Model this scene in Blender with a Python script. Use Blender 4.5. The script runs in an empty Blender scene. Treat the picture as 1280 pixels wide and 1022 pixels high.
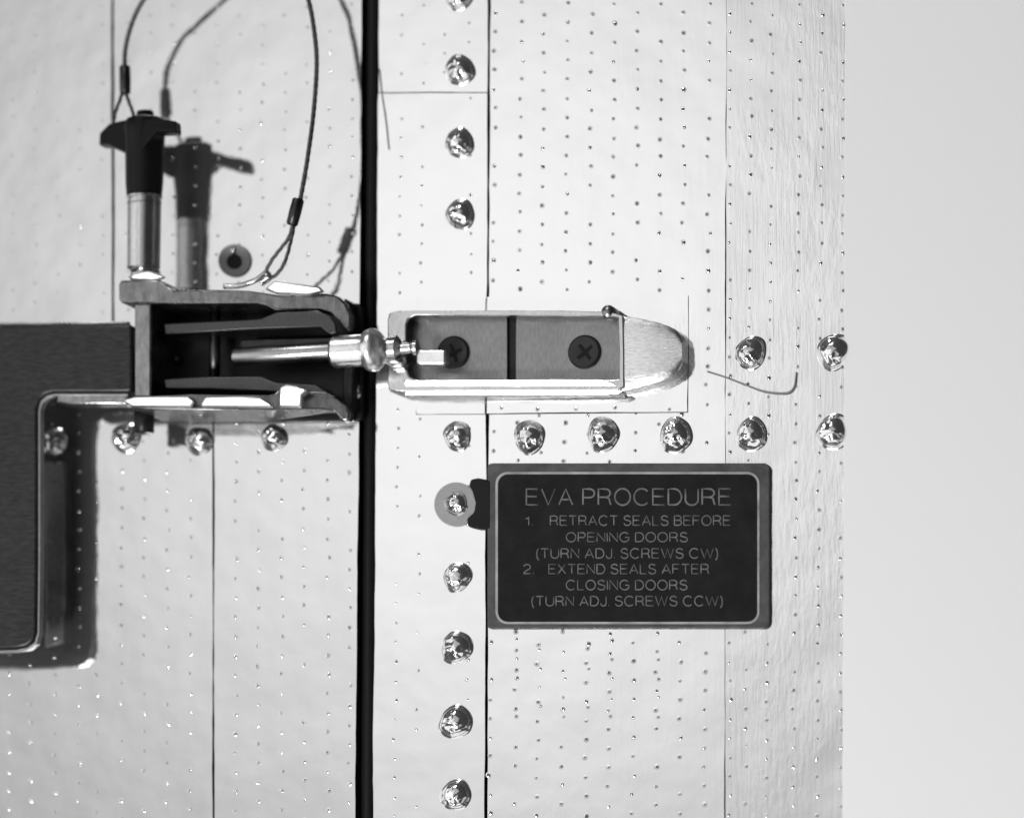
import bpy, bmesh, math, random
from mathutils import Vector, Matrix, noise
random.seed(7)
S = bpy.context.scene
COL = S.collection

# ------------------------------------------------------------------ camera
# 1 unit = 100 photo pixels on the wall (z = 0); the camera stands right of and below the subject
CEN = Vector((6.4, -5.11, 0)); DIST = 60.0
VA, VB = 0.335, 0.18
CAM = CEN + DIST * Vector((VA, -VB, 1))
fw = (CEN - CAM); RNG = fw.length; fw.normalize()
rt = fw.cross(Vector((0, 1, 0))).normalized(); up = rt.cross(fw)
LENS = 36 * RNG / 12.8
cd = bpy.data.cameras.new('camera'); cam = bpy.data.objects.new('camera', cd); COL.objects.link(cam)
cd.lens = LENS; cd.sensor_width = 36; cd.clip_end = 1000
cam.matrix_world = Matrix((( rt.x, up.x, -fw.x, CAM.x), (rt.y, up.y, -fw.y, CAM.y), (rt.z, up.z, -fw.z, CAM.z), (0, 0, 0, 1)))
S.camera = cam
cd.dof.use_dof = True; cd.dof.focus_distance = RNG * (1 - .7 / DIST); cd.dof.aperture_fstop = .19 / 1.3

def P(px, py, z=0.0):
    k = 36 / LENS / 1280
    d = fw + rt * ((px - 640) * k) + up * ((511 - py) * k)
    t = (z - CAM.z) / d.z
    return CAM + d * t

# ------------------------------------------------------------------ light
SP_HI, SP_LO = 1.03, .38
w = bpy.data.worlds.new('World'); S.world = w; w.use_nodes = True
w.node_tree.nodes['Background'].inputs[0].default_value = (1, 1, 1, 1)
w.node_tree.nodes['Background'].inputs[1].default_value = 0.035
S.view_settings.view_transform = 'Standard'; S.view_settings.look = 'None'
S.view_settings.exposure = 0; S.view_settings.gamma = 1

def lamp(name, loc, aim, sx, sy, radiance, spread=180):
    l = bpy.data.lights.new(name, 'AREA'); l.shape = 'RECTANGLE'; l.size = sx; l.size_y = sy
    l.energy = radiance * math.pi * sx * sy; l.spread = math.radians(spread)
    o = bpy.data.objects.new(name, l); COL.objects.link(o); o.location = loc
    o.rotation_euler = (Vector(aim) - Vector(loc)).to_track_quat('-Z', 'Y').to_euler()
    return o
# broad soft source that the foil mirrors, key from low left, rim from above, fill from the left
sp = lamp('soft_panel', CEN + 46 * Vector((-.35, .22, 1)), CEN, 60, 60, 1.0)
# a diffused panel is hottest in front of its bulb and falls off towards its rim
sp.data.use_nodes = True; t_ = sp.data.node_tree; em = t_.nodes['Emission']
ge = t_.nodes.new('ShaderNodeNewGeometry')
vm = t_.nodes.new('ShaderNodeVectorMath'); vm.operation = 'SUBTRACT'; vm.inputs[1].default_value = (.5, .5, 0)
v2 = t_.nodes.new('ShaderNodeVectorMath'); v2.operation = 'MULTIPLY'; v2.inputs[1].default_value = (1, 1, 0)
v3 = t_.nodes.new('ShaderNodeVectorMath'); v3.operation = 'LENGTH'
mr = t_.nodes.new('ShaderNodeMapRange'); mr.interpolation_type = 'SMOOTHSTEP'
mr.inputs['From Min'].default_value = .02; mr.inputs['From Max'].default_value = .34
mr.inputs['To Min'].default_value = SP_HI; mr.inputs['To Max'].default_value = SP_LO
t_.links.new(ge.outputs['Parametric'], vm.inputs[0]); t_.links.new(vm.outputs[0], v2.inputs[0]); t_.links.new(v2.outputs[0], v3.inputs[0])
t_.links.new(v3.outputs['Value'], mr.inputs['Value']); t_.links.new(mr.outputs[0], em.inputs['Strength'])
lamp('key_lamp', CEN + 40 * Vector((-.30, -.62, 1)), CEN, 7, 7, 84)
lamp('rim_lamp', CEN + 32 * Vector((-.40, 1.15, .75)), CEN, 8, 4, 30)
lamp('fill_panel', CEN + 34 * Vector((-1.25, .0, .7)), CEN, 40, 40, 0.85)
lamp('low_panel', CEN + 34 * Vector((.0, -1.25, .6)), CEN, 46, 28, 0.9)
lamp('right_panel', CEN + 34 * Vector((1.3, -.75, .6)), CEN, 24, 24, 0.45)

# ------------------------------------------------------------------ materials
def nt(name):
    m = bpy.data.materials.new(name); m.use_nodes = True
    n = m.node_tree.nodes; return m, n, m.node_tree.links, n['Principled BSDF']
def g(v): return (v, v, v, 1)
def texco(n, l, scale):
    tc = n.new('ShaderNodeTexCoord'); mp = n.new('ShaderNodeMapping'); mp.inputs['Scale'].default_value = scale
    l.new(tc.outputs['Object'], mp.inputs['Vector']); return mp.outputs[0]
def noise_n(n, l, vec, scale, detail=4, rough=.5):
    t = n.new('ShaderNodeTexNoise'); t.inputs['Scale'].default_value = scale
    t.inputs['Detail'].default_value = detail; t.inputs['Roughness'].default_value = rough
    l.new(vec, t.inputs['Vector']); return t.outputs['Fac']
def ramp(n, l, fac, a, b, va, vb):
    r = n.new('ShaderNodeMapRange'); r.inputs['From Min'].default_value = a; r.inputs['From Max'].default_value = b
    r.inputs['To Min'].default_value = va; r.inputs['To Max'].default_value = vb
    l.new(fac, r.inputs['Value']); return r.outputs[0]
def math_n(n, l, op, a, b):
    m = n.new('ShaderNodeMath'); m.operation = op
    for i, v in enumerate((a, b)):
        if isinstance(v, (int, float)): m.inputs[i].default_value = v
        else: l.new(v, m.inputs[i])
    return m.outputs[0]
def bump(n, l, h, dist, strength=1.0, prev=None):
    b = n.new('ShaderNodeBump'); b.inputs['Distance'].default_value = dist; b.inputs['Strength'].default_value = strength
    l.new(h, b.inputs['Height'])
    if prev: l.new(prev, b.inputs['Normal'])
    return b.outputs[0]

def foil(name, wave=.010, brushed=0.0, wrinkle=0.0, rough=.07, soft=.28, tint=.9):
    m, n, l, p = nt(name)
    p.inputs['Metallic'].default_value = 1; p.inputs['Base Color'].default_value = g(tint)
    v = texco(n, l, (1, 1, 1))
    big = noise_n(n, l, v, 1.1, 2); fine = noise_n(n, l, v, 9, 3)
    nrm = bump(n, l, big, wave)
    nrm = bump(n, l, fine, wave * .045, 1, nrm)
    if brushed:
        vb = texco(n, l, (7, .35, 1)); br = noise_n(n, l, vb, 3.2, 5, .65)
        mask = ramp(n, l, noise_n(n, l, v, .8, 2), .42, .6, .15, 1)
        nrm = bump(n, l, math_n(n, l, 'MULTIPLY', br, mask), brushed, 1, nrm)
    if wrinkle:
        tc = n.new('ShaderNodeTexCoord'); mp = n.new('ShaderNodeMapping')
        mp.inputs['Rotation'].default_value = (0, 0, math.radians(-32)); mp.inputs['Scale'].default_value = (5, 1.3, 1)
        l.new(tc.outputs['Object'], mp.inputs['Vector'])
        wr = noise_n(n, l, mp.outputs[0], 2.6, 5, .6)
        mask = ramp(n, l, noise_n(n, l, v, .55, 1), .47, .6, 0, 1)
        nrm = bump(n, l, math_n(n, l, 'MULTIPLY', wr, mask), wrinkle, 1, nrm)
    l.new(nrm, p.inputs['Normal'])
    smudge = noise_n(n, l, texco(n, l, (1.6, .5, 1)), 2.2, 4, .55)
    l.new(ramp(n, l, smudge, .35, .7, rough * .7, rough * 1.9), p.inputs['Roughness'])
    # satin scatter of the fluoropolymer face over the silver
    q = n.new('ShaderNodeBsdfPrincipled'); q.inputs['Metallic'].default_value = 1
    l.new(ramp(n, l, smudge, .3, .75, .86, .78), q.inputs['Base Color'])
    q.inputs['Roughness'].default_value = .5
    grain = noise_n(n, l, v, 60, 2)
    l.new(bump(n, l, grain, .0015, 1, nrm), q.inputs['Normal'])
    mx = n.new('ShaderNodeMixShader'); mx.inputs[0].default_value = soft
    out = n['Material Output']
    l.new(p.outputs[0], mx.inputs[1]); l.new(q.outputs[0], mx.inputs[2]); l.new(mx.outputs[0], out.inputs['Surface'])
    return m

def metal(name, base, rough, bscale=(1, 1, 1), bamp=.002, nscale=20, var=.1, metallic=1.0, coat=0):
    m, n, l, p = nt(name)
    v = texco(n, l, bscale); f = noise_n(n, l, v, nscale, 4, .6)
    p.inputs['Metallic'].default_value = metallic
    l.new(ramp(n, l, f, .3, .7, base * (1 - var), base * (1 + var)), p.inputs['Base Color'])
    l.new(ramp(n, l, noise_n(n, l, texco(n, l, (1, 1, 1)), 2.5, 4), .3, .7, rough * .75, rough * 1.3), p.inputs['Roughness'])
    l.new(bump(n, l, f, bamp), p.inputs['Normal'])
    p.inputs['Coat Weight'].default_value = coat
    if metallic == 0: p.inputs['Specular IOR Level'].default_value = .18 if base < .1 else .4
    return m

M = {}
M['foil_door'] = foil('foil_door', .011, 0.0, .0004, .03, .07, .77)  # lower tint stands in for the light fading towards the left
M['foil_mid'] = foil('foil_mid', .010, 0, 0, .05, .08, .88)
M['foil_wide'] = foil('foil_wide', .010, .0008, .0012, .05, .08, .88)
M['foil_edge'] = foil('foil_edge', .012, .0035, .004, .06, .12, .83)
M['foil_patch'] = foil('foil_patch', .014, .0006, .003, .05, .08, .88)
M['foil_dome'] = foil('foil_dome', .006, 0, .001, .09, .08, .95)
M['hole'] = metal('hole', .10, .5, metallic=0)
M['backing'] = metal('backing', .05, .6, metallic=0)
M['rubber'] = metal('rubber', .010, .55, metallic=0, nscale=40, bamp=.004)
M['blank'] = metal('blank', .92, .6, metallic=0, nscale=70, bamp=.0015, var=.012)
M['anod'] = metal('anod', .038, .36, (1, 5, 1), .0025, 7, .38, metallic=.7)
M['anod_deep'] = metal('anod_deep', .012, .4, metallic=.4)
M['bracket'] = metal('bracket', .30, .27, (2, 1, 1), .006, 5, .30)
M['bracket_bright'] = metal('bracket_bright', .66, .36, (6, 1, 1), .002, 14, .12)  # brighter version of the bracket metal, for its built-in highlights
M['liner'] = metal('liner', .34, .42, (1, 1, 3), .002, 14, .15)
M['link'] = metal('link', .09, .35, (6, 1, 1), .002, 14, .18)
M['steel'] = metal('steel', .62, .22, (8, 1, 8), .0015, 12, .12)
M['steel_satin'] = metal('steel_satin', .95, .30)
M['steel_dull'] = metal('steel_dull', .46, .28, (1, 8, 8), .0015, 12, .12)
M['steel_bright'] = metal('steel_bright', .85, .18)
M['pin_black'] = metal('pin_black', .006, .38, metallic=0)
M['cable'] = metal('cable', .14, .38, bamp=.004, nscale=60)
M['crimp'] = metal('crimp', .06, .35)
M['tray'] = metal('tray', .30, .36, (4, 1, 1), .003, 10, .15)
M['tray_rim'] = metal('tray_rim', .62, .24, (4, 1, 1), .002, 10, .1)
M['nose'] = metal('nose', .93, .27, (3, 14, 1), .004, 5, .2)
M['screw'] = metal('screw', .025, .4, metallic=.3)
M['washer'] = metal('washer', .34, .55, metallic=0, nscale=40)
M['sign_rim'] = metal('sign_rim', .085, .38, metallic=0, nscale=5, bamp=.008, var=.3)
M['sign_face'] = metal('sign_face', .008, .36, metallic=0, nscale=4, bamp=.006, var=.5)
M['ink'] = metal('ink', .145, .5, metallic=0, nscale=9, var=.35)
M['line'] = metal('line', .34, .4, metallic=0, nscale=3, var=.4)
M['fibre'] = metal('fibre', .25, .6, metallic=0)

# ------------------------------------------------------------------ helpers
def link(name, bm, mat, parent=None, smooth=False, bev=0, seg=2):
    me = bpy.data.meshes.new(name); bmesh.ops.recalc_face_normals(bm, faces=bm.faces[:])
    bm.to_mesh(me); bm.free()
    for mm in (mat if isinstance(mat, (list, tuple)) else [mat]): me.materials.append(M[mm])
    if smooth:
        for f in me.polygons: f.use_smooth = True
    o = bpy.data.objects.new(name, me); COL.objects.link(o)
    if parent: o.parent = parent; o.matrix_parent_inverse = Matrix.Translation(-parent.location)
    if bev:
        b = o.modifiers.new('bevel', 'BEVEL'); b.width = bev; b.segments = seg; b.limit_method = 'ANGLE'
        b.angle_limit = math.radians(38)
        for f in me.polygons: f.use_smooth = True
        me.set_sharp_from_angle(angle=math.radians(32))
    return o
def empty(name, loc):
    o = bpy.data.objects.new(name, None); COL.objects.link(o); o.location = loc; o.empty_display_size = .2; return o
def tag(o, label=None, cat=None, group=None, kind=None):
    for k, v in (('label', label), ('category', cat), ('group', group), ('kind', kind)):
        if v: o[k] = v
    return o
def prism(bm, pts, z0, z1, mi=0, ref=None):
    """polygon given in photo pixels as seen at height ref (default: its top), extruded straight along z"""
    zr = (0 if callable(z1) else z1) if ref is None else ref
    W = [P(x, y, zr) for x, y in pts]
    f0 = z0 if callable(z0) else (lambda x, y: z0); f1 = z1 if callable(z1) else (lambda x, y: z1)
    if callable(z1) and ref is None: W = [P(x, y, z1(x, y)) for x, y in pts]
    a = [bm.verts.new((p.x, p.y, f0(*q))) for p, q in zip(W, pts)]; b = [bm.verts.new((p.x, p.y, f1(*q))) for p, q in zip(W, pts)]
    f = [bm.faces.new(a[::-1]), bm.faces.new(b)]
    for i in range(len(a)):
        j = (i + 1) % len(a); f.append(bm.faces.new((a[i], a[j], b[j], b[i])))
    for q in f: q.material_index = mi
    return bm
def ring_prism(bm, outer, inner, z0, z1, ref=None):
    zr = z1 if ref is None else ref
    n = len(outer); O = [P(x, y, zr) for x, y in outer]; I = [P(x, y, zr) for x, y in inner]
    lv = {}
    for k, L in (('o', O), ('i', I)):
        for z in (z0, z1): lv[k, z] = [bm.verts.new((p.x, p.y, z)) for p in L]
    for i in range(n):
        j = (i + 1) % n
        bm.faces.new((lv['o', z1][i], lv['o', z1][j], lv['i', z1][j], lv['i', z1][i]))
        bm.faces.new((lv['o', z0][j], lv['o', z0][i], lv['i', z0][i], lv['i', z0][j]))
        bm.faces.new((lv['o', z0][i], lv['o', z0][j], lv['o', z1][j], lv['o', z1][i]))
        bm.faces.new((lv['i', z0][j], lv['i', z0][i], lv['i', z1][i], lv['i', z1][j]))
    return bm
def rrect(x0, y0, x1, y1, r, n=6):
    """rounded rectangle in pixels, r = one radius or four (tl, tr, br, bl)"""
    if isinstance(r, (int, float)): r = (r,) * 4
    out = []
    for (cx, cy, a0), rr, sx, sy in zip(((x0, y0, 180), (x1, y0, 270), (x1, y1, 0), (x0, y1, 90)), r, (1, -1, -1, 1), (1, 1, -1, -1)):
        for k in range(n + 1):
            a = math.radians(a0 + 90 * k / n)
            out.append((cx + sx * rr + rr * math.cos(a), cy + sy * rr + rr * math.sin(a)))
    return out
def circ(cx, cy, r, n=28, ry=None):
    return [(cx + r * math.cos(2 * math.pi * k / n), cy + (ry or r) * math.sin(2 * math.pi * k / n)) for k in range(n)]
def lathe(bm, base, axis, prof, n=28, mi=0):
    """prof: (distance along axis, radius); axis any vector"""
    ax = Vector(axis).normalized(); u = ax.orthogonal().normalized(); v = ax.cross(u); rings = []
    for s, r in prof:
        rings.append([bm.verts.new(base + ax * s + (u * math.cos(2 * math.pi * k / n) + v * math.sin(2 * math.pi * k / n)) * max(r, 1e-4)) for k in range(n)])
    for a, b in zip(rings, rings[1:]):
        for k in range(n):
            f = bm.faces.new((a[k], a[(k + 1) % n], b[(k + 1) % n], b[k])); f.material_index = mi
    bm.faces.new(rings[0][::-1]).material_index = mi; bm.faces.new(rings[-1]).material_index = mi
    return bm
def catmull(pts, n=10):
    pts = [Vector(p) for p in pts]; q = [2 * pts[0] - pts[1]] + pts + [2 * pts[-1] - pts[-2]]; out = []
    for i in range(1, len(q) - 2):
        a, b, c, d = q[i - 1:i + 3]
        for k in range(n):
            t = k / n
            out.append(.5 * ((2 * b) + (c - a) * t + (2 * a - 5 * b + 4 * c - d) * t * t + (3 * b - a - 3 * c + d) * t ** 3))
    out.append(pts[-1]); return out
def tube(bm, path, r, n=8, strands=0, twist=0):
    """round tube; with strands, a laid wire rope of several strands"""
    if strands:
        L = 0; offs = []
        fr = frames(path)
        for s in range(strands):
            pp = []; L = 0
            for i, (p, u, v) in enumerate(fr):
                if i: L += (p - fr[i - 1][0]).length
                a = L * twist + 2 * math.pi * s / strands
                pp.append(p + (u * math.cos(a) + v * math.sin(a)) * r * .5)
            tube(bm, pp, r * .52, 5)
        return bm
    rings = []
    for p, u, v in frames(path):
        rings.append([bm.verts.new(p + (u * math.cos(2 * math.pi * k / n) + v * math.sin(2 * math.pi * k / n)) * r) for k in range(n)])
    for a, b in zip(rings, rings[1:]):
        for k in range(n): bm.faces.new((a[k], a[(k + 1) % n], b[(k + 1) % n], b[k]))
    bm.faces.new(rings[0][::-1]); bm.faces.new(rings[-1])
    return bm
def frames(path):
    out = []; u = None
    for i, p in enumerate(path):
        t = (path[min(i + 1, len(path) - 1)] - path[max(i - 1, 0)]).normalized()
        if u is None: u = t.orthogonal().normalized()
        u = (u - t * u.dot(t)).normalized(); out.append((p, u, t.cross(u)))
    return out

# ------------------------------------------------------------------ the wall: dark backing, foil strips, perforations
def xl(x0, x1, y): return x0 + (x1 - x0) * y / 1022          # leaning edge: x0 at the top of the photo, x1 at its bottom
bm = bmesh.new(); prism(bm, [(-300, -300), (1700, -300), (1700, 1300), (-300, 1300)], -.40, -.30)
wall = link('hull_wall', bm, 'backing'); tag(wall, kind='structure')

def perforate(strip, cols, y0, y1, step, amp, skip, seed, z):
    rise = .005 if seed in (2, 3, 4, 5) else .0016
    rng = random.Random(seed); bm = bmesh.new(); c = 0
    for ci, x in enumerate(cols):
        ph = (ci % 2) * step * .5 + rng.uniform(-2, 2); y = y0 + ph
        xx = x if callable(x) else (lambda yy, x=x: x)
        while y < y1:
            if rng.random() > skip:
                p = P(xx(y) + rng.gauss(0, .8), y + rng.gauss(0, .6), z)
                s = amp * rng.uniform(.72, 1.15); hr = (.0165 if rise > .004 else .0172) * s * rng.uniform(.6, 1.0)
                k = 10; ax = rng.uniform(-.006, .006); ay = rng.uniform(-.006, .006)
                r0 = [bm.verts.new((p.x + .034 * s * math.cos(2 * math.pi * i / k), p.y + .034 * s * math.sin(2 * math.pi * i / k), z)) for i in range(k)]
                r1 = [bm.verts.new((p.x + ax + .018 * s * math.cos(2 * math.pi * i / k), p.y + ay + .018 * s * math.sin(2 * math.pi * i / k), z + rise * s)) for i in range(k)]
                r2 = [bm.verts.new((p.x + ax + hr * math.cos(2 * math.pi * i / k), p.y + ay + hr * math.sin(2 * math.pi * i / k), z + .003)) for i in range(k)]
                for i in range(k):
                    j = (i + 1) % k
                    bm.faces.new((r0[i], r0[j], r1[j], r1[i])).smooth = True
                    bm.faces.new((r1[i], r1[j], r2[j], r2[i])).smooth = True
                bm.faces.new(r2).material_index = 1
                c += 1
            y += step
    o = link('perforations', bm, [strip.data.materials[0].name, 'hole'], strip); tag(o, kind='stuff')
def strip(pts, mat, cols=(), z=0.0, y0=-40, y1=1060, step=23.8, amp=1.0, skip=.04, seed=1):
    rng = random.Random(seed + 90); dense = []
    for a, b in zip(pts, pts[1:] + pts[:1]):          # hand-cut tape: edges wander a little
        n = max(1, int(math.hypot(b[0] - a[0], b[1] - a[1]) / 14)); dx = dy = 0
        for k in range(n):
            dx = dx * .75 + rng.gauss(0, .22); dy = dy * .75 + rng.gauss(0, .22)
            dense.append((a[0] + (b[0] - a[0]) * k / n + (dx if k else 0), a[1] + (b[1] - a[1]) * k / n + (dy if k else 0)))
    pts = dense
    bm = bmesh.new(); prism(bm, pts, z - .03, z)
    o = link('foil_strip', bm, mat, wall)
    if cols: perforate(o, cols, y0, y1, step, amp, skip, seed, z)
    return o
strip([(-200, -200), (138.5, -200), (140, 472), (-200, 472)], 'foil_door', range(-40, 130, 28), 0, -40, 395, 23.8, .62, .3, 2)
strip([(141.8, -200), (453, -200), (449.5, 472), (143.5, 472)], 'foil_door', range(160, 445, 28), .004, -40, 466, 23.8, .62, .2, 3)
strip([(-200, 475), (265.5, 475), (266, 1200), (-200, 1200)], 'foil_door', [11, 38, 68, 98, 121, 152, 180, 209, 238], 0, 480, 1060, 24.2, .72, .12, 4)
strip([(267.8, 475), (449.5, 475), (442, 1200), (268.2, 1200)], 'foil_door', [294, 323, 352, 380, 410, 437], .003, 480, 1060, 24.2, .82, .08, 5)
strip([(474, -200), (610, -200), (609, 115.4), (473.5, 115.4)], 'foil_mid', [502, 530, 556, 586], 0, -30, 110, 24, .66, .3, 6)
strip([(473, 116.6), (609, 116.6), (605, 1200), (465, 1200)], 'foil_mid', [lambda y: xl(503, 492, y), lambda y: xl(530, 520, y), lambda y: xl(590, 582, y)], .002, 125, 1060, 24.2, .7, .22, 7)
wide = strip([(613.5, -200), (907.8, -200), (905, 1200), (608.5, 1200)], 'foil_wide',
      [lambda y: xl(619, 612, y), lambda y: xl(652, 643, y), lambda y: xl(680, 671, y), lambda y: xl(710, 702, y), lambda y: xl(739, 732, y),
       lambda y: xl(768, 760, y), lambda y: xl(797, 791, y), lambda y: xl(826, 820, y), lambda y: xl(855, 849, y), lambda y: xl(887, 880, y)], 0, -30, 1060, 23.8, 1.0, .07, 8)
strip([(908.8, -200), (1120, -200), (1120, 1200), (906, 1200)], 'foil_edge',
      [lambda y: xl(912, 912, y), lambda y: xl(939, 931, y), lambda y: xl(965, 957, y), lambda y: xl(1000, 991, y), lambda y: xl(1028, 1020, y), lambda y: xl(1054, 1050, y)], .004, -30, 1060, 23.8, .82, .08, 9)
# doubled rows below the placard and beside it
perforate(wide, [646, 675, 705, 735, 764, 795, 823], 800, 905, 24, .85, .15, 21, 0)
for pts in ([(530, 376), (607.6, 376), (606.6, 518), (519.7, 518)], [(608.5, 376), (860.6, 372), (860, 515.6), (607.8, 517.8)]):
    bm = bmesh.new(); prism(bm, pts, .001, .006); link('adhesive_edge', bm, 'link', wall)  # dark sheet beneath each patch, painting the shade along its edges
o = strip([(520, 372), (607, 372), (606, 517), (520.5, 517)], 'foil_patch', z=.014)
o = strip([(609, 371), (860, 369), (859, 514.5), (608.5, 516.5)], 'foil_patch', [626, 649, 672, 696, 720, 744, 768, 800, 836], .014, 510, 515, 60, .9, .0, 11)

# smooth blank panel added to fill the plain margin on the right
bm = bmesh.new(); prism(bm, [(1057.5, -200), (1900, -200), (1900, 1250), (1052, 1250)], .01, .05)
blank = link('blank_panel', bm, 'blank', bev=.006); tag(blank, 'smooth pale blank panel added as a margin over the right edge of the dimpled foil', 'panel')

# black seal in the gap
bm = bmesh.new()
for xa, xb, za in ((449, 475, -.12),):
    pts = [(453.2, -200), (473.4, -200), (465.8, 1200), (443, 1200)]
    W = [P(x, y, 0) for x, y in pts]; n = 8; rows = []
    for t in (0, 1):
        a = W[0].lerp(W[3], t); b = W[1].lerp(W[2], t)
        rows.append([bm.verts.new((a.lerp(b, k / n).x, a.lerp(b, k / n).y, -.16 + .10 * math.sin(math.pi * k / n))) for k in range(n + 1)])
    for k in range(n): bm.faces.new((rows[0][k], rows[0][k + 1], rows[1][k + 1], rows[1][k]))
    bm.faces.new([rows[0][0]] + [rows[1][0], rows[1][-1], rows[0][-1]])
seal = link('door_seal', bm, 'rubber', smooth=True); tag(seal, 'black rubber seal running down the gap between door and wall', 'seal')

# ------------------------------------------------------------------ domed bolts under foil
def dome_mesh(seed, R=.185, H=.125, lean=0):
    bm = bmesh.new(); nr, na = 16, 44; off = Vector((seed * 3.7, seed * 1.3, 0)); rings = []
    for i in range(nr + 1):
        t = i / nr; ring = []
        for k in range(na):
            a = 2 * math.pi * k / na
            hexa = 1 + .012 * math.cos(6 * a + seed * 2.1) * t + .045 * math.cos(3 * a + seed) * t + .05 * math.cos(2 * a + 1.2 + seed * .3) * t
            r = R * 1.12 * t * hexa
            core = math.sqrt(max(0, 1 - (t / .86) ** 2)) if t < .86 else 0
            z = H * (core * .82 + .18 * (1 - t) ** 1.2)
            q = Vector((r * math.cos(a), r * math.sin(a), 0))
            c = noise.noise((q * 13) + off); c2 = noise.noise((q * 30) + off)
            sec = .06 if a < 1.7 else (.4 if a > 5.9 else 1)
            z += sec * (c * .030 + c2 * .005 + abs(noise.noise(q * 15 - off)) * .022 * (1 if a > 2.6 and a < 6.0 else .3)) * math.sin(math.pi * min(1, t * 1.0)) + (.004 if t < 1 else -.004)
            ring.append(bm.verts.new((q.x, q.y, z)))
            if i == 0: break
        rings.append(ring)
    for k in range(na): bm.faces.new((rings[0][0], rings[1][k], rings[1][(k + 1) % na]))
    for a, b in zip(rings[1:], rings[2:]):
        for k in range(na): bm.faces.new((a[k], b[k], b[(k + 1) % na], a[(k + 1) % na]))
    return bm
BG = 'domed bolts under crinkled foil'
bolts = [
 (573, -4, 'foil-capped bolt cut off by the top edge, above all others in its column', 0, .95),
 (575, 88, 'foil-capped bolt just above the thin horizontal seam near the top', 1, 1),
 (575, 179, 'foil-capped bolt just below the thin horizontal seam near the top', 2, .98),
 (576, 268, 'foil-capped bolt nearest above the keeper, third below the top edge', 3, .98),
 (572, 545, 'foil-capped bolt under the left end of the keeper, left of the long seam', 4, .95),
 (662, 546, 'foil-capped bolt just right of the long seam, between keeper and placard', 5, 1.05),
 (754, 543, 'foil-capped bolt above the middle of the placard', 6, 1.08),
 (845, 544, 'foil-capped bolt below the rounded nose of the keeper', 7, 1.1),
 (940, 543, 'foil-capped bolt above the top right corner of the placard', 8, 1.06),
 (1042, 540, 'half covered foil-capped bolt at the blank panel edge, lower of the two', 9, 1.1),
 (939, 441, 'foil-capped bolt right of the keeper nose, above the curled fibre', 10, 1.05),
 (1043, 440, 'half covered foil-capped bolt at the blank panel edge, upper of the two', 11, 1.15),
 (572, 721, 'foil-capped bolt left of the placard, below the ringed one', 12, .95),
 (571, 809, 'foil-capped bolt just below the level of the placard bottom edge', 13, 1.05),
 (570, 902, 'foil-capped bolt second from the bottom of its column', 14, 1.08),
 (570, 993, 'foil-capped bolt lowest in its column, near the bottom edge', 15, 1.0),
 (67, 552, 'foil-capped bolt in the corner of the black arm, over its dark reflection', 16, .93),
 (158, 547, 'foil-capped bolt under the left corner of the clevis bracket', 17, 1.0),
 (250, 551, 'foil-capped bolt under the bracket beside the thin vertical seam', 18, .95),
 (343, 547, 'foil-capped bolt under the right half of the clevis bracket', 19, .9),
]
def bolt(px, py, lab, sd, s, z=0.002, group=BG):
    t = empty('foil_capped_bolt', P(px, py, z)); tag(t, lab, 'bolt', group)
    bm = dome_mesh(sd); bmesh.ops.scale(bm, vec=(s, s, s), verts=bm.verts[:]); bmesh.ops.translate(bm, vec=t.location, verts=bm.verts[:])
    link('foil_cap', bm, 'foil_dome', t, smooth=True)
    return t
for b in bolts: bolt(*b)
# ringed bolt and the dark pad between it and the placard
t = bolt(571, 629, 'foil-capped bolt ringed by a grey washer, left of the placard', 22, .80, .03)
bm = bmesh.new(); ring_prism(bm, circ(570, 630, 27.5, 36), circ(570, 630, 13.5, 36), .002, .035); link('washer', bm, 'washer', t, bev=.008)
bm = bmesh.new(); prism(bm, [(588, 599), (597, 597), (613, 600), (613, 661), (598, 661), (585, 658), (583, 648), (592, 640), (594, 628), (590, 614), (586, 606)], .003, .075)
rpad = link('rubber_pad', bm, 'rubber', bev=.02); tag(rpad, 'small black rubber pad between the washer and the placard', 'pad')
# eyelet with black socket on the door
e = empty('eyelet', P(293, 325, .005)); tag(e, 'grey round eyelet with black centre on the door foil above the bracket', 'eyelet')
bm = bmesh.new(); ring_prism(bm, circ(293, 325.5, 20.5, 36), circ(293, 327, 9.5, 36), .005, .035); link('washer', bm, 'washer', e, bev=.008)
bm = bmesh.new(); prism(bm, circ(293, 327, 9.4, 28), .005, .012); link('socket', bm, 'pin_black', e)
bm = bmesh.new(); lathe(bm, P(291.5, 313.5, .04), (0, 0, 1), [(-.02, .05), (.015, .045), (.03, .02), (.033, 0)], 14); link('stud', bm, 'steel_bright', e, smooth=True)  # bright bead added as the small highlight above the socket

# ------------------------------------------------------------------ placard
pl = empty('placard', P(785, 682, .02)); tag(pl, 'black and grey EVA PROCEDURE placard with white lettering below the keeper', 'placard')
ZP = .07
bm = bmesh.new(); prism(bm, rrect(609, 578.5, 962, 785, (6, 8, 9, 4)), .016, ZP); link('plate', bm, 'sign_rim', pl, bev=.015, seg=3)
bm = bmesh.new(); prism(bm, rrect(622, 592, 947, 777, 13), ZP - .01, ZP + .004); link('face', bm, 'sign_face', pl)
bm = bmesh.new(); ring_prism(bm, rrect(619.3, 589.5, 949.3, 779.5, 15), rrect(622.3, 592.5, 946.6, 776.8, 12.5), ZP - .01, ZP + .006); link('border_line', bm, 'line', pl)
def arc(cx, cy, rx, ry, a0, a1, n=12):
    return [(cx + rx * math.cos(math.radians(a0 + (a1 - a0) * k / n)), cy + ry * math.sin(math.radians(a0 + (a1 - a0) * k / n))) for k in range(n + 1)]
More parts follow.
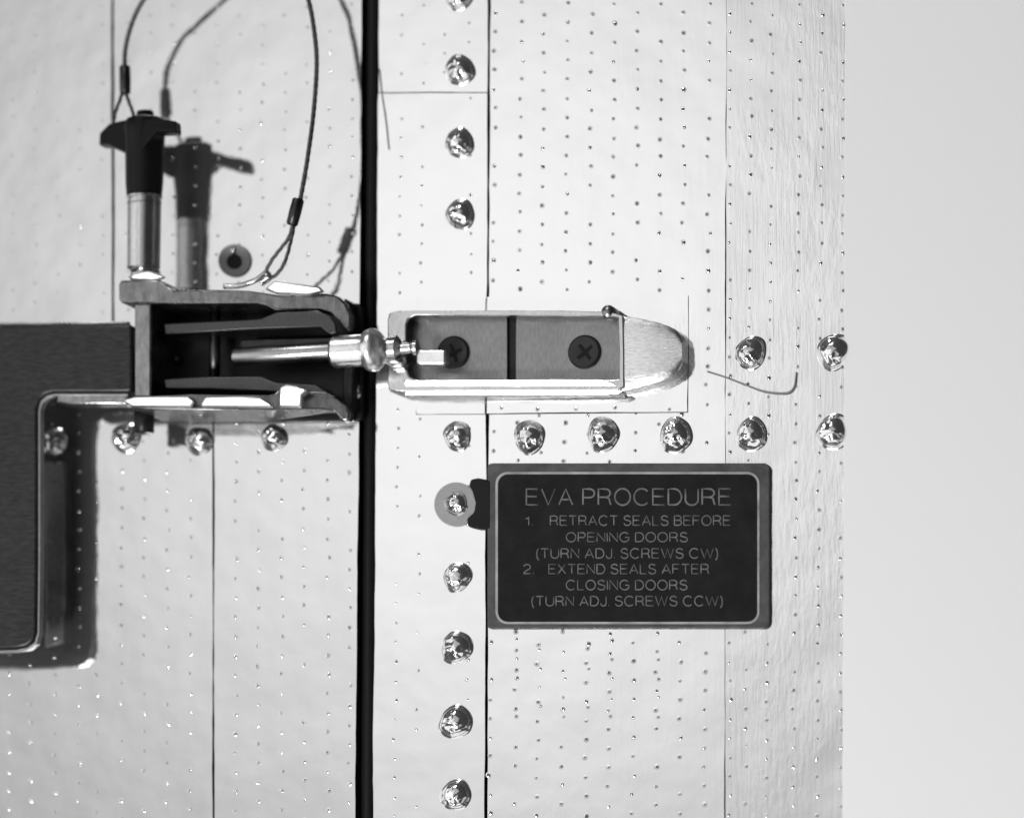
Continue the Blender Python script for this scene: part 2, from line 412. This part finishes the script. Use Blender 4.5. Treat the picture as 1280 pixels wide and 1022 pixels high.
GL = {
 'E': (.60, [[(.60, 1), (0, 1), (0, 0), (.61, 0)], [(0, .53), (.55, .53)]]), 'F': (.57, [[(.57, 1), (0, 1), (0, 0)], [(0, .52), (.50, .52)]]),
 'L': (.52, [[(0, 1), (0, 0), (.52, 0)]]), 'T': (.66, [[(0, 1), (.66, 1)], [(.33, 1), (.33, 0)]]), 'I': (.0, [[(0, 1), (0, 0)]]),
 'V': (.70, [[(0, 1), (.35, 0), (.70, 1)]]), 'A': (.72, [[(0, 0), (.36, 1), (.72, 0)], [(.12, .33), (.60, .33)]]),
 'W': (1.02, [[(0, 1), (.26, 0), (.51, .98), (.76, 0), (1.02, 1)]]), 'X': (.68, [[(0, 0), (.66, 1)], [(.02, 1), (.68, 0)]]),
 'N': (.66, [[(0, 0), (0, 1), (.66, 0), (.66, 1)]]), 'U': (.66, [[(0, 1), (0, .34)] + arc(.33, .34, .33, .36, 180, 360) + [(.66, 1)]]),
 'J': (.46, [[(.46, 1), (.46, .28)] + arc(.23, .27, .23, .29, 0, -180)]),
 'O': (.80, [arc(.40, .5, .40, .52, 90, 450, 26)]), 'C': (.76, [arc(.40, .5, .40, .52, 42, 318, 22)]),
 'G': (.78, [arc(.40, .5, .40, .52, 42, 318, 22) + [(.76, .20), (.76, .48), (.44, .48)]]),
 'D': (.68, [[(0, 0), (0, 1), (.30, 1)] + arc(.30, .5, .38, .5, 90, -90, 16) + [(0, 0)]]),
 'P': (.60, [[(0, 0), (0, 1), (.34, 1)] + arc(.34, .73, .26, .27, 90, -90) + [(0, .46)]]),
 'R': (.66, [[(0, 0), (0, 1), (.36, 1)] + arc(.36, .74, .26, .26, 90, -90) + [(0, .48)], [(.36, .48), (.50, .44), (.58, .34), (.60, .14), (.66, 0)]]),
 'B': (.62, [[(0, 0), (0, 1), (.34, 1)] + arc(.34, .765, .24, .235, 90, -90) + [(0, .53)], [(.34, .53)] + arc(.35, .265, .27, .265, 90, -90) + [(0, 0)]]),
 'S': (.62, [arc(.31, .76, .27, .25, 20, 200, 10) + [(.12, .60), (.31, .53), (.52, .45)] + arc(.31, .26, .30, .28, 30, -170, 12)]),
 '(': (.16, [[(.16, 1.06), (.05, .82), (0, .5), (0, .3), (.05, .02), (.16, -.24)]]), ')': (.16, [[(0, 1.06), (.11, .82), (.16, .5), (.16, .3), (.11, .02), (0, -.24)]]),
 '.': (.04, [[(0, 0), (.04, .05)]]), '1': (.22, [[(0, .76), (.14, .82), (.22, 1), (.22, 0)]]),
 '2': (.56, [arc(.28, .70, .27, .30, 165, -20, 12) + [(.40, .46), (.16, .26), (.02, .10), (0, 0), (.56, 0)]]),
}
def letters(s_, x0, x1, ytop, ybot, wt=.125):
    adv = 0; pos = []
    for ch in s_:
        if ch == ' ': adv += .34; continue
        pos.append((ch, adv)); adv += GL[ch][0] + .20
    tot = adv - .20
    a = P(x0, ybot, ZP + .006); b = P(x1, ybot, ZP + .006); h_ = P(x0, ytop, ZP).y - a.y; kx = (b.x - a.x) / tot; ky = (b.y - a.y) / tot
    for ch, ad in pos:
        bm = bmesh.new()
        for pl_ in GL[ch][1]:
            tube(bm, [Vector((a.x + (ad + x) * kx, a.y + y * h_ + (ad + x) * ky, 0)) for x, y in pl_], wt * h_ * .5 + .0015, 6)
        for v in bm.verts: v.co.z = ZP + .005 + v.co.z * .25
        link('letter', bm, 'ink', pl, smooth=True)
letters('EVA PROCEDURE', 658, 913.5, 611, 630.5, .115)
letters('1.', 657, 665.5, 645.5, 656); letters('RETRACT SEALS BEFORE', 688, 913, 644.5, 656)
letters('OPENING DOORS', 708, 859.5, 665.5, 676.5)
letters('(TURN ADJ. SCREWS CW)', 671, 897, 685.5, 697)
letters('2.', 654.5, 667, 705, 716.5); letters('EXTEND SEALS AFTER', 686, 886, 705, 716.5)
letters('CLOSING DOORS', 708, 859, 725, 736.5)
letters('(TURN ADJ. SCREWS CCW)', 665, 903, 745, 756.5)

# ------------------------------------------------------------------ keeper (tray the bolt end drops into)
kp = empty('keeper', P(670, 440, .02)); tag(kp, 'long grey metal keeper tray with rounded nose and two dark screws', 'keeper')
ZK = .34
outer = [(485, 400), (487, 392), (500, 389)] + [(600, 388.5), (700, 388.5), (752, 390), (765, 391), (778, 395), (779, 440), (779, 484), (770, 488), (700, 488.5), (600, 489), (500, 489), (487, 487), (485, 478)]
inner = [(508, 406), (511, 398), (520, 394)] + [(600, 394), (700, 394.5), (752, 395), (762, 395.5), (773, 397), (774, 440), (774, 473), (766, 474), (700, 474), (600, 474.5), (524, 475), (512, 470), (508, 461)]
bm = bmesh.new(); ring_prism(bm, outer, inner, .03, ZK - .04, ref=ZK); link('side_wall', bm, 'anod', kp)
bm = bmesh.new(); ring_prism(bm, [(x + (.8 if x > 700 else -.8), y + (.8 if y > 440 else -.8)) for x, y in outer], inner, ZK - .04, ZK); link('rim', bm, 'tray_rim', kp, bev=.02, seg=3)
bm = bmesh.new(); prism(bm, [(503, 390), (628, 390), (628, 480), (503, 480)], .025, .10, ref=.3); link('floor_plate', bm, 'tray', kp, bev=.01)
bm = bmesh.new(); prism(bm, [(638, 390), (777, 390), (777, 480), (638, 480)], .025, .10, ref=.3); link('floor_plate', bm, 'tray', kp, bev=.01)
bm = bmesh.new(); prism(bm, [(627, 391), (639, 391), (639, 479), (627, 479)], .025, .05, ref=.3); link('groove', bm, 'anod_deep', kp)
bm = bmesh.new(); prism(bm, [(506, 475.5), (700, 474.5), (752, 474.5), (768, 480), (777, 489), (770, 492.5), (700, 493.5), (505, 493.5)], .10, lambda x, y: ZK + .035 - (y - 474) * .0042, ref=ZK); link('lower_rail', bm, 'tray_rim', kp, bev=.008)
# nose: curved ramp falling to the right
bm = bmesh.new(); rows = []
for x, ya, yb in ((774, 394, 489), (790, 396, 486), (811, 400, 480.5), (823, 403, 477), (835, 407, 472), (844, 411.5, 467), (850, 418, 460), (853, 426, 452)):
    row = []; m_ = 12; top = ZK - .02 - .05 * ((x - 774) / 79) ** 2
    for k in range(m_ + 1):
        s = -1 + 2 * k / m_; p = P(x, (ya + yb) / 2 + s * (yb - ya) / 2, top)
        row.append(bm.verts.new((p.x, p.y, .02 + (top - .02) * (1 - abs(s) ** 5 * .10))))
    rows.append(row)
base = [[bm.verts.new((r.co.x, r.co.y, .018)) for r in row] for row in rows]
for R_ in (rows, base):
    for a, b in zip(R_, R_[1:]):
        for k in range(len(a) - 1): bm.faces.new((a[k], a[k + 1], b[k + 1], b[k]))
for a, b, c, d in zip(rows, rows[1:], base, base[1:]):
    for k in (0, -1): bm.faces.new((a[k], b[k], d[k], c[k]))
for k in range(12): bm.faces.new((rows[0][k], rows[0][k + 1], base[0][k + 1], base[0][k])); bm.faces.new((rows[-1][k], rows[-1][k + 1], base[-1][k + 1], base[-1][k]))
link('nose', bm, 'nose', kp, bev=.006)
def screw(px, py, ang):
    bm = bmesh.new(); lathe(bm, P(px, py, .10), (0, 0, 1), [(0, .215), (.035, .21), (.05, .19), (.05, .10), (.03, 0)], 32)
    o = link('screw', bm, 'screw', kp, smooth=True); o.data.set_sharp_from_angle(angle=.5)
    for da in (0, 90):
        b2 = bmesh.new(); c = P(px, py, .15); u = Vector((math.cos(math.radians(ang + da)), math.sin(math.radians(ang + da)), 0)); v = Vector((-u.y, u.x, 0))
        zz = .0015 if da else .0
        q = [b2.verts.new(c + u * a * .12 + v * b * .022 + Vector((0, 0, .002 + zz))) for a, b in ((-1, -1), (1, -1), (1, 1), (-1, 1))]
        b2.faces.new(q); link('slot', b2, 'pin_black', o)
screw(567, 441, 20); screw(731, 440, 38)
bm = bmesh.new(); lathe(bm, P(760, 390, .31), (0, 0, 1), [(-.2, .09), (0, .09), (.03, .07), (.04, 0)], 20); link('rivet', bm, 'bracket', kp, smooth=True)
# lower flange of the keeper lying on the patch
bm = bmesh.new(); prism(bm, [(487, 489), (776, 489), (776, 493), (520, 498), (505, 496)], .02, .16, ref=.12); link('lower_lip', bm, 'tray_rim', kp, bev=.01)

# ------------------------------------------------------------------ clevis bracket on the door
br = empty('clevis_bracket', P(300, 440, .0)); tag(br, 'grey metal clevis bracket on the door holding the swing bolt', 'bracket')
ZB = 1.10
# mounting floor
bm = bmesh.new(); prism(bm, rrect(168, 372, 440, 520, 8), .005, .12, ref=.5); link('base_plate', bm, 'anod_deep', br, bev=.02)
def cheek_z0(x, y): return .10 + .26 * min(1, max(0, (x - 320) / 90))
def cheek_z1(x, y): return ZB - .58 * min(1, max(0, (x - 290) / 130))
top = [(148, 355), (151, 350), (200, 350), (208, 356), (218, 361.5), (260, 362), (310, 363), (345, 368), (360, 368.5), (380, 366), (406, 366), (422, 370), (432, 379), (438, 392), (438.5, 408), (433, 414), (427, 410), (422, 400), (413, 392), (400, 388), (345, 388), (332, 382), (322, 379.5), (220, 380), (152, 379), (148, 374)]
bm = bmesh.new(); prism(bm, top, cheek_z0, cheek_z1); link('upper_cheek', bm, 'bracket', br, bev=.028, seg=3)
bot = [(160, 499), (164, 494), (240, 493), (336, 493), (346, 489), (350, 480), (358, 478), (378, 479), (386, 487), (408, 490), (422, 498), (433, 507), (437, 516), (436, 525), (428, 527), (418, 514), (400, 512), (300, 512), (200, 512), (164, 511)]
bm = bmesh.new(); prism(bm, bot, cheek_z0, cheek_z1); link('lower_cheek', bm, 'bracket', br, bev=.028, seg=3)
def flat(z): return lambda x, y: z
def pad(pts, name='wear_plate', rise=.03, slope=.0042, yref=None, zf=None):  # sloped bright plates added to draw the bracket's blown highlights
    y0_ = min(y for x, y in pts); bm = bmesh.new(); zf = zf or cheek_z1
    prism(bm, pts, lambda x, y: zf(x, y) - .05, lambda x, y: zf(x, y) + rise + slope * (max(q[1] for q in pts) - y) - .01)
    link(name, bm, 'bracket_bright', br, bev=.03, seg=4)
pad([(150, 500), (168, 495), (205, 494.5), (236, 495), (243, 501), (238, 509), (166, 509)])
pad([(251, 503), (256, 495), (300, 494.5), (325, 496), (337, 503), (341, 509), (250, 509)], zf=flat(1.09))
pad([(348, 496), (349, 483), (357, 480), (370, 482), (384, 486), (377, 494), (376, 509), (348, 509)], zf=flat(.92))
pad([(158, 345), (172, 340), (185, 338), (198, 342), (206, 346), (192, 351), (166, 350)], 'bright_washer')  # blown highlights at the pin and loop bases, built as bright pads
pad([(330, 361), (343, 350), (362, 353), (398, 358), (404, 364), (385, 369), (345, 367)], 'bright_washer', zf=flat(.80))
bm = bmesh.new(); prism(bm, rrect(166, 378, 187, 496, 3), .10, ZB - .05, ref=ZB); link('end_wall', bm, 'bracket', br, bev=.03, seg=3)
bm = bmesh.new(); prism(bm, [(430, 372), (438, 378), (441, 400), (441, 505), (437, 522), (428, 524), (428, 470), (434, 430), (428, 400)], .02, .34); link('foot', bm, 'anod_deep', br, bev=.02)
# toggle inside
bm = bmesh.new(); prism(bm, [(204, 404), (262, 401), (325, 398), (345, 390), (395, 388), (412, 393), (420, 404), (421, 416), (412, 418), (400, 409), (330, 411), (262, 415), (206, 418)], .30, .86); link('upper_link', bm, 'link', br, bev=.02)
bm = bmesh.new(); prism(bm, [(204, 473), (262, 470), (325, 470), (345, 478), (395, 480), (412, 492), (330, 489), (262, 486), (206, 486)], .30, .84); link('lower_link', bm, 'link', br, bev=.02)
bm = bmesh.new(); lathe(bm, P(268, 486, .5), (0, 1, 0), [(0, .07), (1.1, .07)], 20); link('cross_pin', bm, 'link', br, smooth=True)
bm = bmesh.new(); lathe(bm, P(221, 449, .2), (0, 0, 1), [(-.1, .06), (.05, .06), (.06, 0)], 18); link('floor_screw', bm, 'link', br, smooth=True)
bm = bmesh.new(); lathe(bm, P(180, 542, .55), (0, 1, 0), [(0, .10), (.02, .13), (.34, .13)], 20); link('lower_pivot', bm, 'anod_deep', br, smooth=True)
for a, b_, c_ in ((181, 351, .20),):
    bm = bmesh.new(); lathe(bm, P(a, b_, .86), (0, 1, 0), [(-.12, c_), (.12, c_), (.16, c_ * .85)], 26); link('bushing', bm, 'steel_bright', br, smooth=True)
bm = bmesh.new(); lathe(bm, P(446, 498, .12), (0, 1, 0), [(0, .05), (.05, .06), (.16, .06), (.17, .03), (.26, .03)], 16); link('hinge_stud', bm, 'steel_bright', br, smooth=True)

# ------------------------------------------------------------------ swing bolt
sb = empty('swing_bolt', P(440, 443, .6)); tag(sb, 'shiny steel swing bolt crossing the black gap into the keeper', 'swing bolt')
def xl_lathe(name, xa, prof, mat, py, z, n=30):
    bm = bmesh.new(); a = P(xa, py, z); s0 = [((P(x, py, z) - a).x, r) for x, r in prof]
    lathe(bm, a, (1, 0, 0), s0, n); o = link(name, bm, mat, sb, smooth=True); o.data.set_sharp_from_angle(angle=.6)
xl_lathe('shaft', 293, [(293, .10), (296, .115), (414, .115), (418, .10)], 'steel_dull', 446, .66)
bm = bmesh.new(); prism(bm, [(300, 424), (425, 421), (425, 437), (300, 436)], .45, .68); link('guide_bar', bm, 'anod', sb, bev=.02)
xl_lathe('collar', 415, [(415, .17), (419, .205), (452, .205), (458, .19)], 'steel_satin', 440, .72)
xl_lathe('nut', 455, [(453, .20), (456, .23), (460, .262), (465, .275), (470, .27), (474, .24), (478, .19), (481, .11)], 'steel_satin', 438, .66, 30)
xl_lathe('neck', 480, [(480, .10), (488, .17), (497, .17), (503, .08), (514, .07), (518, .10), (522, .10)], 'steel', 437, .50, 24)
bm = bmesh.new(); prism(bm, rrect(520, 436.5, 557, 456, (3, 3, 5, 5)), .36, .52); link('bolt_end', bm, 'steel_satin', sb, bev=.04, seg=3)
bm = bmesh.new(); prism(bm, [(478, 448), (490, 446), (505, 452), (504, 459), (490, 461), (482, 456)], .30, .48); link('hook', bm, 'steel_satin', sb, bev=.03)

# ------------------------------------------------------------------ black arm
ar = empty('latch_arm', P(60, 460, .5)); tag(ar, 'black L-shaped latch arm reaching in from the left edge to the bracket', 'latch arm')
ZA = .97
arm = [(-80, 406), (100, 406), (163, 405), (165, 410), (165, 487), (160, 490), (66, 490), (56, 493), (49, 500), (46, 512), (46, 700), (45, 790), (41, 801), (33, 807), (20, 810), (-80, 813)]
bm = bmesh.new(); prism(bm, arm, .80, ZA); link('arm_plate', bm, 'anod', ar, bev=.035, seg=3)
inn = [(160, 491.5), (68, 491.5), (58, 494), (50.5, 501), (47.5, 512), (47.5, 700), (46.5, 790), (43, 802), (34, 808.5), (20, 811.5), (-80, 814.5)]
out_ = [(160, 494.5), (69, 494.5), (60.5, 497), (53.5, 503.5), (50.5, 513), (50.5, 700), (49.5, 791), (45.5, 804), (36, 811.5), (21, 814.5), (-80, 817.5)]
bm = bmesh.new(); prism(bm, [(-80, 402.5), (100, 402.5), (160, 401.5), (160, 404.5), (100, 405.5), (-80, 405.5)], .84, lambda x, y: .93 + (y - 405) * -.008, ref=.93); link('top_edge', bm, 'steel_satin', ar, bev=.008)  # bright strip added for the highlight along the arm's top chamfer
bm = bmesh.new(); prism(bm, inn + out_[::-1], .81, .93); link('edge_liner', bm, 'liner', ar, bev=.006)  # pale strip added to draw the lit side face of the arm
bm = bmesh.new(); prism(bm, [(84, 491), (160, 491), (160, 506), (84, 506), (70, 503), (70, 494)], .62, .86, ref=.86); link('lower_flange', bm, 'bracket', ar, bev=.03)
bm = bmesh.new(); prism(bm, [(8, 560), (33, 560), (35, 600), (33, 788), (10, 796)], .55, .80, ref=.62); link('stiffener', bm, 'liner', ar, bev=.02)  # rib added behind the plate, seen only mirrored, lightening the arm's reflection
bm = bmesh.new(); prism(bm, [(-80, 640), (28, 640), (28, 796), (20, 802), (-80, 802)], .60, .80, ref=.7); link('grip_pad', bm, 'anod_deep', ar, bev=.02)

# ------------------------------------------------------------------ quick release pin
pn = empty('release_pin', P(179, 345, .86)); tag(pn, 'black headed quick-release pin with steel shank standing in the bracket', 'pin')
ZN = .82
a = P(179, 345, ZN)
def py_(y): return (P(179, y, ZN) - a).y
bm = bmesh.new(); lathe(bm, a, (0, 1, 0), [(py_(350), .14), (py_(343), .16), (py_(338), .17), (py_(335), .215), (py_(256), .22)], 36); o = link('shank', bm, 'steel', pn, smooth=True); o.data.set_sharp_from_angle(angle=.5)
bm = bmesh.new(); lathe(bm, a, (0, 1, 0), [(py_(256), .19), (py_(255), .225), (py_(252), .225), (py_(251), .21), (py_(249), .21), (py_(248), .23), (py_(246), .235)], 36); o = link('collar', bm, 'steel', pn, smooth=True); o.data.set_sharp_from_angle(angle=.5)
bm = bmesh.new(); lathe(bm, a, (0, 1, 0), [(py_(248), .20), (py_(247), .225), (py_(230), .24), (py_(190), .252), (py_(172), .255), (py_(160), .27), (py_(150), .24), (py_(148), .2)], 36); o = link('barrel', bm, 'pin_black', pn, smooth=True); o.data.set_sharp_from_angle(angle=.5)
bm = bmesh.new(); lathe(bm, a, (0, 1, 0), [(py_(152), .11), (py_(141), .11), (py_(139.5), .10)], 24); o = link('button', bm, 'pin_black', pn, smooth=True); o.data.set_sharp_from_angle(angle=.5)
# cross bar: rises toward the viewer on its right
def bar(pts, name):
    """pts: (px, ytop, ybot, z, halfdepth)"""
    bm = bmesh.new(); rr = []
    for x, yt, yb, z, hd in pts:
        rr.append([bm.verts.new(P(x, yt, z) + Vector((0, 0, hd * .8))), bm.verts.new(P(x, yb, z) + Vector((0, 0, hd))), bm.verts.new(P(x, yb, z) - Vector((0, 0, hd))), bm.verts.new(P(x, yt, z) - Vector((0, 0, hd * .8)))])
    for a_, b_ in zip(rr, rr[1:]):
        for k in range(4): bm.faces.new((a_[k], a_[(k + 1) % 4], b_[(k + 1) % 4], b_[k]))
    bm.faces.new(rr[0][::-1]); bm.faces.new(rr[-1]); return link(name, bm, 'pin_black', pn, bev=.03, seg=3)
bar([(127, 168, 184, .58, .10), (140, 157, 184, .66, .14), (153, 154, 190, .74, .17), (175, 150, 200, .86, .17), (200, 150, 168, 1.02, .15), (223, 153, 168, 1.25, .12)], 'cross_bar')

# ------------------------------------------------------------------ lanyard
ln = empty('lanyard', P(270, 0, .8)); tag(ln, 'steel wire lanyard looping from the black pin up and down to the bracket', 'lanyard')
path = catmull([P(155.5, 84, .68), P(156.5, 62, .70), P(162, 38, .74), P(171, 15, .78), P(184, -6, .85), P(215, -48, .98), P(280, -90, 1.0), P(345, -70, .9), P(375, -25, .82),
                P(386, 2, .78), P(393, 40, .78), P(396, 80, .82), P(392, 140, .90), P(384, 200, .96), P(375, 252, .96)], 12)
bm = bmesh.new(); tube(bm, path, .032, 6, 4, 16); link('cable', bm, 'cable', ln, smooth=True)
def crimp(p0, p1, r):
    bm = bmesh.new(); ax = (p1 - p0); L = ax.length; u = ax.normalized()
    lathe(bm, p0, ax, [(0, r * .7), (.02, r), (L * .5, r * 1.06), (L - .02, r), (L, r * .7)], 18)
    o = link('crimp', bm, 'crimp', ln, smooth=True)
crimp(P(156.5, 118, .70), P(156, 82, .68), .07)
crimp(P(364.5, 282, .93), P(373.5, 248, .96), .075)
for pts in ([P(153, 117, .70), P(149, 128, .72), P(144, 142, .74), P(141, 158, .76)], [P(158, 117, .70), P(161, 127, .72), P(166, 140, .78), P(168, 152, .82)],
            [P(366, 281, .92), P(361, 297, .90), P(350, 312, .88), P(340, 325, .84), P(331, 341, .80)], [P(368, 281, .93), P(364, 300, .94), P(358, 322, .94), P(350, 338, .92), P(340, 347, .88), P(326, 352, .82)]):
    bm = bmesh.new(); tube(bm, catmull(pts, 8), .026, 6, 3, 18); link('loop', bm, 'cable', ln, smooth=True)
# foil-like tag holding the loop to the bracket
bm = bmesh.new(); tube(bm, catmull([P(280, 358, .8), P(300, 357, .8), P(320, 350, .8), P(333, 341, .78), P(336, 348, .84), P(326, 355, .88)], 8), .035, 8); link('anchor_ring', bm, 'steel_bright', ln, smooth=True)

# ------------------------------------------------------------------ loose fibres
def fibre(pts, r, lab):
    bm = bmesh.new(); tube(bm, catmull(pts, 10), r, 6); o = link('loose_fibre', bm, 'fibre', smooth=True); tag(o, lab, 'fibre', 'loose fibres on the foil')
fibre([P(884, 464, .02), P(906, 471, .02), P(930, 480, .04), P(952, 488, .05), P(972, 491, .05), P(986, 490, .04), P(993, 482, .03), P(995.5, 465, .02)], .011, 'thin curled fibre lying right of the keeper nose below a bolt')
fibre([P(474, 86, .015), P(477, 116, .015), P(482, 150, .02), P(486, 187, .015)], .007, 'thin straight fibre crossing the seam beside the black gap')
